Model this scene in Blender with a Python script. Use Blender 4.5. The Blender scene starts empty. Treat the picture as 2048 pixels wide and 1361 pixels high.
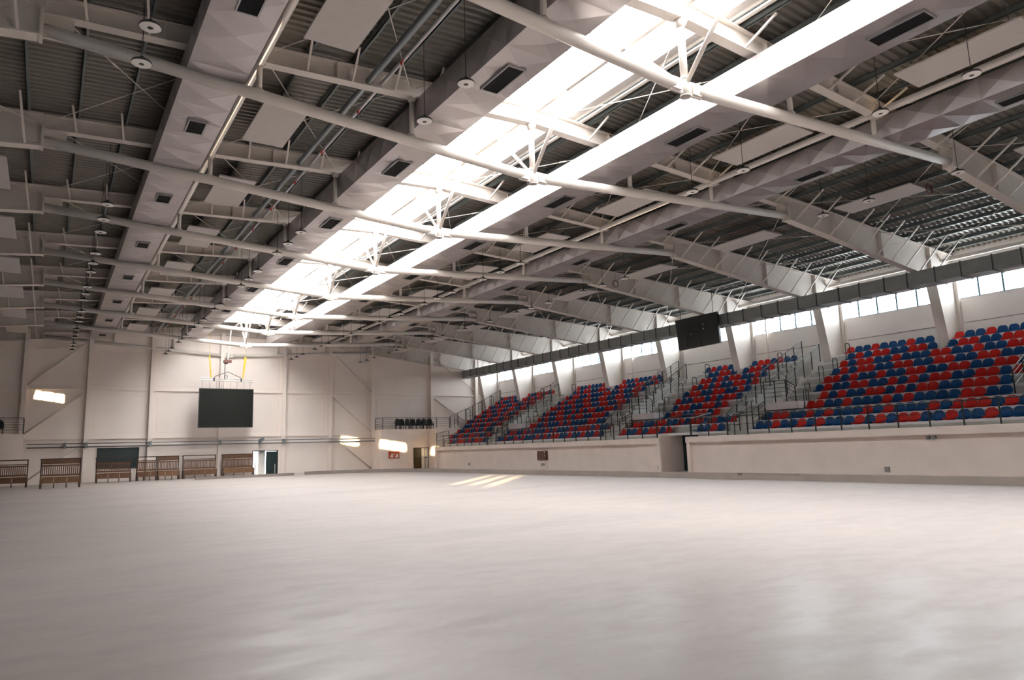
import bpy, math, random
from mathutils import Vector, Matrix
random.seed(7)
C = bpy.context.scene.collection
PI = math.pi
XC = 12.73                       # ridge line of the hall
CAMZ = 1.5774
BAY = 6.6
def F(n): return 11.0913 + BAY*n # y of steel frame n (frame 8 stands at the far wall)
YW = 64.05                       # far wall face
YB = -15.0                        # wall behind the camera
XR, XL = 40.4, XC*2-40.4         # inner faces of the side walls

# ---------------------------------------------------------------- materials
MATS = {}
def mat(name, col, rough=.5, metal=0., noise=0., nscale=3., spec=None, bump=0., bscale=20., trans=None):
    if name in MATS: return MATS[name]
    m = bpy.data.materials.new(name); m.use_nodes = True
    nt = m.node_tree; b = nt.nodes['Principled BSDF']
    b.inputs['Base Color'].default_value = (*col, 1)
    b.inputs['Roughness'].default_value = rough
    b.inputs['Metallic'].default_value = metal
    if spec is not None: b.inputs['Specular IOR Level'].default_value = spec
    tc = nt.nodes.new('ShaderNodeTexCoord')
    if noise:
        n = nt.nodes.new('ShaderNodeTexNoise'); n.inputs['Scale'].default_value = nscale; n.inputs['Detail'].default_value = 4
        nt.links.new(tc.outputs['Object'], n.inputs['Vector'])
        r = nt.nodes.new('ShaderNodeValToRGB')
        r.color_ramp.elements[0].position = .3; r.color_ramp.elements[1].position = .7
        r.color_ramp.elements[0].color = (*[c*(1-noise) for c in col], 1)
        r.color_ramp.elements[1].color = (*[min(1, c*(1+noise)) for c in col], 1)
        nt.links.new(n.outputs['Fac'], r.inputs['Fac']); nt.links.new(r.outputs['Color'], b.inputs['Base Color'])
    if bump:
        n = nt.nodes.new('ShaderNodeTexNoise'); n.inputs['Scale'].default_value = bscale
        nt.links.new(tc.outputs['Object'], n.inputs['Vector'])
        bp = nt.nodes.new('ShaderNodeBump'); bp.inputs['Strength'].default_value = bump
        nt.links.new(n.outputs['Fac'], bp.inputs['Height']); nt.links.new(bp.outputs['Normal'], b.inputs['Normal'])
    MATS[name] = m
    return m

WHITE = mat('white_steel_paint', (.68, .62, .57), .45, noise=.04, nscale=1.5)
DECK = mat('galvanised_deck', (.215, .195, .165), .42, .1, noise=.12, nscale=.8)
PURLIN = mat('galvanised_purlin', (.16, .185, .185), .45, .3, noise=.1)
DUCT = mat('galvanised_duct', (.46, .42, .42), .36, .7, noise=.05, nscale=1.2)
DUCTFRAME = mat('dark_grille', (.012, .012, .013), .8, spec=.15)
DUCTEDGE = mat('grille_frame', (.35, .34, .34), .4, .5)
INSUL = mat('grey_duct_wrap', (.27, .285, .28), .5, .1, noise=.1, nscale=2)
INSULJ = mat('dark_duct_joint', (.05, .055, .055), .5)
PANEL = mat('acoustic_panel', (.56, .52, .50), .8, noise=.03, nscale=4)
WALL = mat('white_wall_panel', (.84, .79, .76), .55, noise=.03, nscale=.6)
FARWALL = mat('white_wall_panel_far', (.86, .765, .705), .5, noise=.03, nscale=.5)
SEAM = mat('panel_seam', (.34, .31, .29), .6)
PLASTER = mat('podium_plaster', (.92, .80, .735), .6, noise=.04, nscale=1.1, bump=.06, bscale=8)
DIM = mat('bounce_absorbing_dark', (.045, .045, .042), .8)  # unseen left wall and stand, made near-black to keep bounce off the ceiling
CONC = mat('stand_concrete', (.56, .56, .53), .75, noise=.1, nscale=1.5, bump=.1, bscale=12)
CONCL = mat('step_nosing', (.80, .77, .80), .7, noise=.06, nscale=2)
CURB = mat('curb_concrete', (.27, .222, .20), .7, noise=.1, nscale=.9)
BLACK = mat('black_rail_paint', (.012, .017, .018), .35)
RED = mat('red_plastic', (.60, .018, .012), .45, spec=.3)
BLUE = mat('blue_plastic', (.002, .065, .215), .45, spec=.3)
SCREEN = mat('dark_screen', (.012, .013, .011), .6, spec=.2, noise=.1, nscale=5)
SCOREM = mat('black_scoreboard', (.007, .012, .014), .35)
WOOD = mat('bench_wood', (.135, .06, .027), .5, noise=.3, nscale=4)
WOODL = mat('bench_plank', (.19, .092, .038), .5, noise=.2, nscale=4)
IRON = mat('brown_iron', (.05, .022, .013), .5)
TEAL = mat('dark_teal_door', (.012, .03, .032), .35)
OLIVE = mat('bronze_glass', (.10, .075, .045), .25)
DOORW = mat('white_door', (.78, .75, .70), .4)
REDS = mat('red_cabinet', (.62, .07, .02), .45)
WHITES = mat('white_mark', (.85, .78, .72), .6)
BROWNC = mat('brown_cabinet', (.13, .045, .035), .4)
YEL = mat('yellow_strap', (.60, .40, .03), .7)
LAMPW = mat('lamp_lens', (.80, .77, .74), .35)
LAMPD = mat('lamp_housing', (.035, .034, .033), .4)
LAMPS = mat('lamp_skirt', (.42, .40, .38), .3, .3)
PIPEG = mat('grey_pipe', (.22, .24, .25), .4, .4)
PIPEL = mat('pale_pipe', (.48, .46, .45), .4, .2)
SPRK = mat('sprinkler_red', (.45, .03, .02), .4)
FRAMEB = mat('blue_grey_window_frame', (.10, .18, .24), .4, .3)
BOX = mat('grey_socket', (.36, .33, .31), .5)

def glass(name, tint, gl=.06):
    m = bpy.data.materials.new(name); m.use_nodes = True; nt = m.node_tree
    nt.nodes.remove(nt.nodes['Principled BSDF']); out = nt.nodes['Material Output']
    t = nt.nodes.new('ShaderNodeBsdfTransparent'); t.inputs[0].default_value = (*tint, 1)
    g = nt.nodes.new('ShaderNodeBsdfGlossy'); g.inputs['Roughness'].default_value = .05
    mx = nt.nodes.new('ShaderNodeMixShader'); mx.inputs[0].default_value = gl
    nt.links.new(t.outputs[0], mx.inputs[1]); nt.links.new(g.outputs[0], mx.inputs[2]); nt.links.new(mx.outputs[0], out.inputs[0])
    return m
GLASS = glass('window_glass', (.93, .96, .97))
SKYG = glass('skylight_sheet', (.93, .92, .90), .03)

def floor_mat():
    m = bpy.data.materials.new('polished_floor'); m.use_nodes = True; nt = m.node_tree; b = nt.nodes['Principled BSDF']
    tc = nt.nodes.new('ShaderNodeTexCoord')
    mp = nt.nodes.new('ShaderNodeMapping'); mp.inputs['Scale'].default_value = (1, 1, 1)
    mp.inputs['Rotation'].default_value = (0, 0, .55)
    nt.links.new(tc.outputs['Object'], mp.inputs['Vector'])
    def noise(s, d=4, sc=None):
        n = nt.nodes.new('ShaderNodeTexNoise'); n.inputs['Scale'].default_value = s; n.inputs['Detail'].default_value = d
        n.inputs['Roughness'].default_value = .6
        if sc:
            q = nt.nodes.new('ShaderNodeMapping'); q.inputs['Scale'].default_value = sc; q.inputs['Rotation'].default_value = (0, 0, .55)
            nt.links.new(tc.outputs['Object'], q.inputs['Vector']); nt.links.new(q.outputs[0], n.inputs['Vector'])
        else: nt.links.new(mp.outputs[0], n.inputs['Vector'])
        return n
    def ramp(n, p0, p1, c0, c1):
        r = nt.nodes.new('ShaderNodeValToRGB'); e = r.color_ramp.elements
        e[0].position = p0; e[1].position = p1; e[0].color = c0; e[1].color = c1
        nt.links.new(n.outputs['Fac'], r.inputs['Fac']); return r
    base = ramp(noise(.30), .3, .75, (.375, .328, .307, 1), (.42, .368, .345, 1))
    stain = ramp(noise(.17, 5, (.4, 1.9, 1)), .50, .80, (0, 0, 0, 1), (1, 1, 1, 1))
    mx = nt.nodes.new('ShaderNodeMix'); mx.data_type = 'RGBA'
    sm = nt.nodes.new('ShaderNodeMath'); sm.operation = 'MULTIPLY'; sm.inputs[1].default_value = .45
    nt.links.new(stain.outputs['Color'], sm.inputs[0])
    nt.links.new(sm.outputs[0], mx.inputs['Factor'])
    nt.links.new(base.outputs['Color'], mx.inputs['A']); mx.inputs['B'].default_value = (.25, .245, .25, 1)
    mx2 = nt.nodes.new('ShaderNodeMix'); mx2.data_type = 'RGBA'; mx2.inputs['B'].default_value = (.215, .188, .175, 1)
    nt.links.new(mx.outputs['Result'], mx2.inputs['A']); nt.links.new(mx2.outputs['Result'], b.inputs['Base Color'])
    # a smoother polished area of the floor, dull elsewhere
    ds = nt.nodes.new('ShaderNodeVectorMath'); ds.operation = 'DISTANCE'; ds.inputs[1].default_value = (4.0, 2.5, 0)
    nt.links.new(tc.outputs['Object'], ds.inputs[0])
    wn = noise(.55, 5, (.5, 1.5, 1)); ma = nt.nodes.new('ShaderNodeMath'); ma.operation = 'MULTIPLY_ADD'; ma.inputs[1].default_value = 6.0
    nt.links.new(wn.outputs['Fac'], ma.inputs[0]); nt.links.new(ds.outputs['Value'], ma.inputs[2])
    mr = nt.nodes.new('ShaderNodeMapRange'); mr.interpolation_type = 'SMOOTHERSTEP'; mr.inputs['From Min'].default_value = 3.6; mr.inputs['From Max'].default_value = 12.5
    mr.inputs['To Min'].default_value = .275; mr.inputs['To Max'].default_value = .58
    nt.links.new(ma.outputs[0], mr.inputs['Value']); rn = ramp(noise(1.7, 4, (.8, 1.5, 1)), .42, .64, (0, 0, 0, 1), (.11, .11, .11, 1))
    ra = nt.nodes.new('ShaderNodeMath'); ra.operation = 'ADD'; nt.links.new(mr.outputs['Result'], ra.inputs[0]); nt.links.new(rn.outputs['Color'], ra.inputs[1])
    nt.links.new(ra.outputs[0], b.inputs['Roughness'])
    mw = nt.nodes.new('ShaderNodeMapRange'); mw.interpolation_type = 'SMOOTHSTEP'; mw.inputs['From Min'].default_value = 2.5; mw.inputs['From Max'].default_value = 14  # darkens the floor colour near the camera, lens vignette painted into the base
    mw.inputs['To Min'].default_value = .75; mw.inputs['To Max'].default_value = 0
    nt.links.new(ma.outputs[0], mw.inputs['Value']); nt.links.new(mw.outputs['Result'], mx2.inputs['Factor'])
    b.inputs['Specular IOR Level'].default_value = .30
    bp = nt.nodes.new('ShaderNodeBump'); bp.inputs['Strength'].default_value = .3; bp.inputs['Distance'].default_value = .014
    nt.links.new(noise(1.9, 4, (.6, 1.5, 1)).outputs['Fac'], bp.inputs['Height'])
    nt.links.new(bp.outputs['Normal'], b.inputs['Normal'])
    return m
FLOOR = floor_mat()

# ---------------------------------------------------------------- mesh builder
class MB:
    def __init__(s): s.v = []; s.f = []; s.m = []; s.mi = 0
    def add(s, vs, fs):
        o = len(s.v); s.v += [tuple(p) for p in vs]; s.f += [tuple(i+o for i in f) for f in fs]; s.m += [s.mi]*len(fs); return s
    def box(s, x0, x1, y0, y1, z0, z1):
        x0, x1 = min(x0, x1), max(x0, x1); y0, y1 = min(y0, y1), max(y0, y1); z0, z1 = min(z0, z1), max(z0, z1)
        return s.add([(x0,y0,z0),(x1,y0,z0),(x1,y1,z0),(x0,y1,z0),(x0,y0,z1),(x1,y0,z1),(x1,y1,z1),(x0,y1,z1)],
            [(0,3,2,1),(4,5,6,7),(0,1,5,4),(1,2,6,5),(2,3,7,6),(3,0,4,7)])
    def prism_xz(s, poly, y0, y1):
        n = len(poly)
        return s.add([(x, y0, z) for x, z in poly]+[(x, y1, z) for x, z in poly],
            [tuple(range(n))[::-1], tuple(range(n, 2*n))]+[(i, (i+1) % n, (i+1) % n+n, i+n) for i in range(n)])
    def prism_xy(s, poly, z0, z1):
        n = len(poly)
        return s.add([(x, y, z0) for x, y in poly]+[(x, y, z1) for x, y in poly],
            [tuple(range(n))[::-1], tuple(range(n, 2*n))]+[(i, (i+1) % n, (i+1) % n+n, i+n) for i in range(n)])
    def tube(s, p, q, r, n=10, r2=None):
        p = Vector(p); q = Vector(q); d = (q-p).normalized(); r2 = r if r2 is None else r2
        a = d.orthogonal().normalized(); b = d.cross(a)
        vs = [p+(a*math.cos(t)+b*math.sin(t))*r for t in [2*PI*i/n for i in range(n)]]
        vs += [q+(a*math.cos(t)+b*math.sin(t))*r2 for t in [2*PI*i/n for i in range(n)]]
        return s.add(vs, [(i, (i+1) % n, (i+1) % n+n, i+n) for i in range(n)]+[tuple(range(n))[::-1], tuple(range(n, 2*n))])
    def bar(s, p, q, w, h):          # rectangular bar along p-q, w sideways, h upward
        p = Vector(p); q = Vector(q); d = (q-p).normalized()
        up = Vector((0,0,1)) if abs(d.z) < .95 else Vector((1,0,0))
        a = d.cross(up).normalized(); b = a.cross(d)
        vs = [e+a*(w/2*i)+b*(h/2*j) for e in (p, q) for i, j in ((-1,-1),(1,-1),(1,1),(-1,1))]
        return s.add(vs, [(0,1,2,3),(7,6,5,4),(0,4,5,1),(1,5,6,2),(2,6,7,3),(3,7,4,0)])
    def path(s, pts, r, n=8):
        for a, b in zip(pts, pts[1:]): s.tube(a, b, r, n)
        return s
    def lathe(s, prof, n=24, c=(0,0,0)):
        o = []
        for r, z in prof: o += [(c[0]+r*math.cos(2*PI*i/n), c[1]+r*math.sin(2*PI*i/n), c[2]+z) for i in range(n)]
        fs = [(k*n+i, k*n+(i+1) % n, (k+1)*n+(i+1) % n, (k+1)*n+i) for k in range(len(prof)-1) for i in range(n)]
        return s.add(o, fs)

def obj(name, mb, m, parent=None, smooth=False, origin=None):
    me = bpy.data.meshes.new(name)
    o0 = Vector(origin) if origin is not None else (parent_loc(parent) if parent else Vector((0,0,0)))
    me.from_pydata([(v[0]-o0.x, v[1]-o0.y, v[2]-o0.z) for v in mb.v], [], mb.f)
    for mm in (m if isinstance(m, (list, tuple)) else [m]): me.materials.append(mm)
    if isinstance(m, (list, tuple)): me.polygons.foreach_set('material_index', mb.m)
    if smooth: me.polygons.foreach_set('use_smooth', [True]*len(me.polygons))
    me.update()
    o = bpy.data.objects.new(name, me); C.objects.link(o)
    if parent: o.parent = parent
    elif origin is not None: o.location = o0
    return o
def parent_loc(p):
    v = Vector((0,0,0))
    while p: v += p.location; p = p.parent
    return v
def thing(name, label, cat, loc, group=None):
    o = bpy.data.objects.new(name, None); C.objects.link(o); o.location = loc; o.empty_display_size = .2
    o['label'] = label; o['category'] = cat
    if group: o['group'] = group
    return o
def tag(o, label, cat, group=None, kind=None):
    o['label'] = label; o['category'] = cat
    if group: o['group'] = group
    if kind: o['kind'] = kind
    return o
def struct(name, mb, m, parent=None, label=None, cat=None, smooth=False):
    o = obj(name, mb, m, parent, smooth)
    if not parent:
        o['kind'] = 'structure'
        if label: o['label'] = label; o['category'] = cat
    return o
def kids(o): return list(o.children)
def dup(root, loc, label=None, group=None, name=None):
    r = root.copy(); C.objects.link(r); r.location = loc
    if label: r['label'] = label
    if group: r['group'] = group
    for ch in kids(root):
        c = ch.copy(); C.objects.link(c); c.parent = r
        for g in kids(ch):
            d = g.copy(); C.objects.link(d); d.parent = c
    return r
ORD = ['', 'first', 'second', 'third', 'fourth', 'fifth', 'sixth', 'seventh', 'eighth', 'ninth', 'tenth', 'eleventh', 'twelfth', 'thirteenth',
       'fourteenth', 'fifteenth', 'sixteenth', 'seventeenth', 'eighteenth', 'nineteenth', 'twentieth']
TENS = {20: 'twenty', 30: 'thirty'}
def nth(i):
    if i <= 20: return ORD[i]
    t = i//10*10
    return {30: 'thirtieth'}.get(i) or TENS[t]+'-'+ORD[i-t]

# ---------------------------------------------------------------- room shell
def topz(u): return 12.70-.055*abs(u)          # top of steel
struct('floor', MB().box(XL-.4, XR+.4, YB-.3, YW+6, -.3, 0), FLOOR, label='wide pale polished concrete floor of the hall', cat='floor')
# far wall with door openings (door_1 at x 15..17.2, y face YW)
fw = MB()
T = .3
def wall_y(mb, y0, y1, x0, x1, z0, z1, holes):
    xs = sorted({x0, x1, *[h[0] for h in holes], *[h[1] for h in holes]}); zs = sorted({z0, z1, *[h[2] for h in holes], *[h[3] for h in holes]})
    for a, b in zip(xs, xs[1:]):
        for c, d in zip(zs, zs[1:]):
            if not any(h[0] <= a and b <= h[1] and h[2] <= c and d <= h[3] for h in holes): mb.box(a, b, y0, y1, c, d)
def wall_x(mb, x0, x1, y0, y1, z0, z1, holes):
    ys = sorted({y0, y1, *[h[0] for h in holes], *[h[1] for h in holes]}); zs = sorted({z0, z1, *[h[2] for h in holes], *[h[3] for h in holes]})
    for a, b in zip(ys, ys[1:]):
        for c, d in zip(zs, zs[1:]):
            if not any(h[0] <= a and b <= h[1] and h[2] <= c and d <= h[3] for h in holes): mb.box(x0, x1, a, b, c, d)
wall_y(fw, YW, YW+T, XL-.3, XR+.3, 0, 13.6, [(15.05, 17.2, 0, 2.06)])
# faint panel joints, thin raised laps
struct('wall_far', fw, FARWALL, label='white panelled end wall of the hall', cat='wall')
sm = MB()
COLX = [-11.0, -6.3, -1.62, 2.56, 6.97, 12.3, 17.6, 21.85, 26.03, 32.36, 37.6]
for a, b in zip(COLX, COLX[1:]):
    for z0, z1 in ((3.75, 6.7), (7.5, 10.2)):
        if z1 < 8 or abs((a+b)/2-XC) < 14:
            x0, x1 = a+.45, b-.45
            for q in ((x0, x1, z0, z0+.03), (x0, x1, z1, z1+.03), (x0, x0+.03, z0, z1), (x1, x1+.03, z0, z1)):
                sm.box(q[0], q[1], YW-.012, YW+.01, q[2], q[3])
struct('trim_1', sm, mat('panel_lap', (.79, .70, .645), .6), label='thin raised panel outlines on the end wall', cat='trim')
# right wall with window band
RW = MB(); holes = []
for n in range(-3, 8): holes.append((F(n)+.85, F(n+1)-.02, 8.78, 10.3))
wall_x(RW, XR, XR+.3, YB-.3, YW+.3, 0, 12.0, holes)
struct('wall_right', RW, WALL, label='white side wall with clerestory windows above the stands', cat='wall')
tr = MB()
for n in range(-2, 8): tr.box(XR-.03, XR+.01, F(n)+.3, F(n+1)-.3, 7.46, 7.50)
struct('trim_2', tr, SEAM, label='thin horizontal joint line on the wall above the stands', cat='trim')
# left wall: only three glazed bays let the low sun in
LW = MB(); lh = [(45.3, 48.8, 8.66, 9.32), (11.25, 14.9, 8.66, 9.32), (17.85, 19.9, 8.66, 9.32), (6.5, 8.3, 8.66, 9.32), (-7.2, -5.95, 5.0, 6.2), (-8.75, -7.5, 5.0, 6.2), (-10.3, -9.05, 5.0, 6.2)]
wall_x(LW, XL-.3, XL, YB-.3, YW+.3, 0, 18.8, lh)  # unseen top carried above the roof, added to keep sun off the skylight
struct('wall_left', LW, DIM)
RB = MB(); bh = []
wall_y(RB, YB-.3, YB, XL-.3, XR+.3, 0, 19.5, bh)  # also raised past the roof out of view, only to shade the skylight
struct('wall_rear', RB, WALL)
# corrugated roof deck, one sheet each side of the skylight
SKU = 2.05
dk = MB()
prof = [(0, 0), (.09, 0), (.125, .06), (.215, .06)]
ys = []; y = YB-.3
while y < YW+.3:
    ys += [(y+a, b) for a, b in prof]; y += .25
for s in (-1, 1):
    vs = []
    for yy, h in ys:
        for u in (SKU, 28.1): vs.append((XC+s*u, yy, topz(u)+.20+h))
    dk.add(vs, [(2*i, 2*i+1, 2*i+3, 2*i+2) for i in range(len(ys)-1)])
    dk.add([(XC+s*SKU, YB-.3, topz(SKU)+.32), (XC+s*28.1, YB-.3, topz(28.1)+.32), (XC+s*28.1, YW+.3, topz(28.1)+.32), (XC+s*SKU, YW+.3, topz(SKU)+.32)], [(0, 1, 2, 3)])
for y0, y1 in ((YB-.3, YB+.9), (60.8, YW+.3)): dk.box(XC-SKU-.1, XC+SKU+.1, y0, y1, 12.75, 12.95)
struct('ceiling', dk, DECK, label='dark corrugated metal roof deck', cat='roof deck')
# wall tops up to the deck
wt = MB()
for y0, y1 in ((YW, YW+T), (YB-.3, YB)):
    pass
# skylight
SY0, SY1 = YB+.9, 60.8
sk = MB()
for s in (-1, 1):
    sk.box(XC+s*(SKU-.02), XC+s*(SKU+.10), SY0, SY1, 12.66, 13.05)
for y in (SY0, SY1): sk.box(XC-SKU, XC+SKU, y-.05, y+.05, 12.7, 13.5)
skw = thing('window_20', 'long bright ridge skylight running the length of the roof', 'skylight', (XC, 27, 12.7)); skw['kind'] = 'structure'
obj('frame', sk, WHITE, skw)
def skz(u): return 13.05+.55*(1-(u/SKU)**2)
NB = 6
pn = MB(); us = [-SKU+2*SKU*i/(2*NB) for i in range(2*NB+1)]
vs = []
for u in us: vs += [(XC+u, SY0, skz(u)), (XC+u, SY1, skz(u))]
pn.add(vs, [(2*i, 2*i+2, 2*i+3, 2*i+1) for i in range(2*NB)])
obj('glazing', pn, SKYG, skw)
gb = MB(); y = F(-2)-.55*4; k = 0
while y < SY1-.3:
    if y > SY0:
        gb.path([(XC+u, y, skz(u)-.02) for u in us], .022 if k % 3 else .035, 5)
    y += 1.1; k += 1
obj('glazing_bar', gb, PANEL, skw)
rg = MB()
for s in (-1, 1): rg.box(XC+s*(SKU-.32), XC+s*(SKU-.02), SY0, SY1, 12.88, 13.0)
obj('gutter_board', rg, PIPEL, skw)
jl = MB()
for s in (-1, 1): jl.box(XC+s*(SKU-.06), XC+s*(SKU-.025), SY0, SY1, 12.72, 12.76)
obj('seal_strip', jl, INSULJ, skw)

# ---------------------------------------------------------------- windows in the right wall
for k, n in enumerate(range(-3, 8)):
    w = bpy.data.objects.new('window_%d' % (8-n), None); C.objects.link(w); w.location = (XR+.12, (F(n)+F(n+1))/2, 8.78); w['kind'] = 'structure'
    y0, y1 = F(n)+.85, F(n+1)-.02
    fr = MB()
    for z in (8.78, 10.26): fr.box(XR+.05, XR+.16, y0, y1, z, z+.045)
    N = 5
    for i in range(N+1):
        yy = y0+(y1-y0)*i/N; fr.box(XR+.02, XR+.18, yy-.045, yy+.045, 8.78, 10.3)
    obj('frame', fr, FRAMEB, w)
    obj('pane', MB().box(XR+.10, XR+.112, y0, y1, 8.8, 10.28), GLASS, w)
for i, h in enumerate(lh):
    w = bpy.data.objects.new('window_%d' % (21+i), None); C.objects.link(w); w.location = (XL-.15, h[0], h[2]); w['kind'] = 'structure'
    fr = MB()
    for q in ((0, 1, 2, 3, 4) if h[2] > 8 else (0, 4)):
        yy = h[0]+(h[1]-h[0])*q/4; fr.box(XL-.2, XL-.1, yy-.03, yy+.03, h[2], h[3])
    obj('frame', fr, FRAMEB, w); obj('pane', MB().box(XL-.16, XL-.148, h[0], h[1], h[2], h[3]), GLASS, w)
for i, h in enumerate(bh):
    w = bpy.data.objects.new('window_%d' % (24+i), None); C.objects.link(w); w.location = (h[0], YB-.15, h[2]); w['kind'] = 'structure'
    obj('pane', MB().box(h[0], h[1], YB-.16, YB-.148, h[2], h[3]), GLASS, w)

# ---------------------------------------------------------------- steel frames
def knee_z(u):                      # underside of the tapered beam / column face (u, z)
    pts = [(13.4, 10.97), (23.7, 9.87), (25.1, 9.72)]
    for (a, b), (c, d) in zip(pts, pts[1:]):
        if a <= u <= c: return b+(d-b)*(u-a)/(c-a)
    return 9.72
def raft_z(u): return 12.13-.045*u
def chord_z(u): return 10.28+(11.16-10.28)*u/13.3
PUR = [2.35+1.27*i for i in range(20)]
def ribbon(mb, pts, y, hw, t):
    for (a, b), (c, d) in zip(pts, pts[1:]):
        p = Vector((a, y, b)); q = Vector((c, y, d)); mb.bar(p, q, 2*hw, t)
def make_frame(n, last=False):
    y = F(n)
    k = 9-n if not last else 1
    t = thing('roof_truss', '', 'steel frame', (XC, y, 0), 'white steel roof frames')
    for s in (-1, 1):
        X = lambda u: XC+s*u
        m = MB()
        m.prism_xz([(X(0), raft_z(0)), (X(13.34), raft_z(13.34)), (X(13.34), topz(13.34)), (X(0), topz(0))], y-.012, y+.012)
        ribbon(m, [(X(0), raft_z(0)), (X(13.34), raft_z(13.34))], y, .15, .03); ribbon(m, [(X(0), topz(0)), (X(13.34), topz(13.34))], y, .15, .03)
        for u in (3.3, 6.6, 10.9): m.box(X(u)-.012, X(u)+.012, y-.14, y+.14, raft_z(u), topz(u))
        obj('rafter', m, WHITE, t)
        m = MB()
        up = [(13.35, 10.97), (23.7, 9.87), (25.1, 9.72)]
        m.prism_xz([(X(u), z) for u, z in up]+[(X(27.6), 9.4), (X(27.6), topz(27.6)), (X(13.35), topz(13.35))], y-.012, y+.012)
        ribbon(m, [(X(u), z) for u, z in up], y, .18, .035); ribbon(m, [(X(13.35), topz(13.35)), (X(27.6), topz(27.6))], y, .18, .03)
        m.box(X(13.33), X(13.40), y-.2, y+.2, 10.93, 11.62)
        m.box(X(25.1), X(25.14), y-.18, y+.18, 9.7, topz(25.1))
        for u in (16.8, 20.6): m.box(X(u)-.012, X(u)+.012, y-.16, y+.16, knee_z(u), topz(u))
        obj('tapered_beam', m, WHITE, t)
        m = MB()
        cp = [(25.12, 9.72), (25.3, 9.11), (27.15, 0)]
        m.prism_xz([(X(u), z) for u, z in cp]+[(X(27.6), 0), (X(27.6), 9.72)], y-.02, y+.02)
        ribbon(m, [(X(u), z) for u, z in cp], y, .26, .05)
        m.box(X(27.56), X(27.62), y-.2, y+.2, 0, 9.72)
        obj('column', m, WHITE, t)
        obj('tube_chord', MB().tube((X(.42), y, chord_z(.42)), (X(13.35), y, chord_z(13.3)), .155, 16), WHITE, t, True)
        m = MB()
        m.box(X(.12), X(.55), y-.03, y+.03, 10.12, 10.5); m.box(X(.2), X(.5), y-.09, y-.05, 10.16, 10.46); m.box(X(.2), X(.5), y+.05, y+.09, 10.16, 10.46)
        obj('gusset_plate', m, WHITE, t)
        obj('knee_plate', MB().box(X(12.75), X(13.33), y-.03, y+.03, 10.98, 11.6), WHITE, t)
        for u in (4.3, 8.65):
            m = MB().tube((X(u), y, chord_z(u)+.12), (X(u), y, raft_z(u)), .075, 12)
            m.tube((X(u), y, raft_z(u)-.16), (X(u), y, raft_z(u)), .08, 12, .16); m.tube((X(u), y, chord_z(u)+.12), (X(u), y, chord_z(u)+.2), .13, 12, .08)
            obj('post', m, WHITE, t, True)
        for i, u in enumerate(PUR):
            if u > 26: continue
            z0 = raft_z(u) if u < 13.3 else knee_z(u); z1 = topz(u)+.02
            L = 1.05 if u < 13.3 else 1.5
            obj('flange_brace', MB().bar((X(u), y-.13, z0+.03), (X(u+.15), y-L, z1), .055, .055), WHITE, t)
    if not last:
        m = MB().tube((XC, y, 10.06), (XC, y, 10.56), .125, 16); m.tube((XC, y, 10.06), (XC, y, 10.08), .14, 16); m.tube((XC, y, 10.5), (XC, y, 10.53), .14, 16)
        obj('node', m, WHITE, t, True)
        m = MB().tube((XC, y, 10.5), (XC, y, 12.15), .095, 16); m.tube((XC, y, 11.9), (XC, y, 12.15), .095, 16, .2)
        obj('king_post', m, WHITE, t, True)
        for s in (-1, 1):
            obj('knee_brace', MB().tube((XC, y+s*.08, 10.42), (XC, y+s*1.95, 12.42), .06, 12), WHITE, t, True)
    else:
        obj('node', MB().tube((XC, y, 10.06), (XC, y, 10.56), .125, 16), WHITE, t, True)
    return t
fr0 = make_frame(0)
frames = {0: fr0}
for n in range(-1, 8):
    if n != 0: frames[n] = dup(fr0, (XC, F(n), 0))
frames[8] = make_frame(8, True)
for n, t in frames.items():
    k = 9-n
    t['label'] = ('white steel roof frame lying flat against the far end wall' if n == 8 else
                  'white steel roof frame with tube chord, %s from the far end wall' % nth(k))

# ridge and side tubes along the hall
Y0, Y1 = YB+.02, F(8)-.1
for u, z, r, nm in ((0, 12.47, .085, 'white ridge tube running along the skylight centre'), (-8.65, 11.75, .11, 'white tube running beside the outer duct, bench side'), (8.65, 11.75, .11, 'white tube running beside the outer duct, stand side'),
                    (26.55, 10.78, .10, 'pale eave tube running above the grey rectangular duct')):
    o = obj('steel_tube', MB().tube((XC+u, Y0, z), (XC+u, Y1, z), r, 14), WHITE, None, True, origin=(XC+u, Y0, z)); tag(o, nm, 'tube')
# purlins
for s, side in ((-1, 'bench'), (1, 'stand')):
    for i, u in enumerate(PUR):
        z = topz(u)+.02; x = XC+s*u
        m = MB().box(x-.012, x+.012, Y0, Y1, z, z+.18); m.box(x-.012, x+.075, Y0, Y1, z, z+.014); m.box(x-.012, x+.075, Y0, Y1, z+.166, z+.18)
        o = obj('roof_purlin', m, PURLIN, origin=(x, Y0, z))
        tag(o, 'grey purlin under the deck, %s from the skylight, %s side' % (nth(i+1), side), 'purlin', 'roof purlins')

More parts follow.
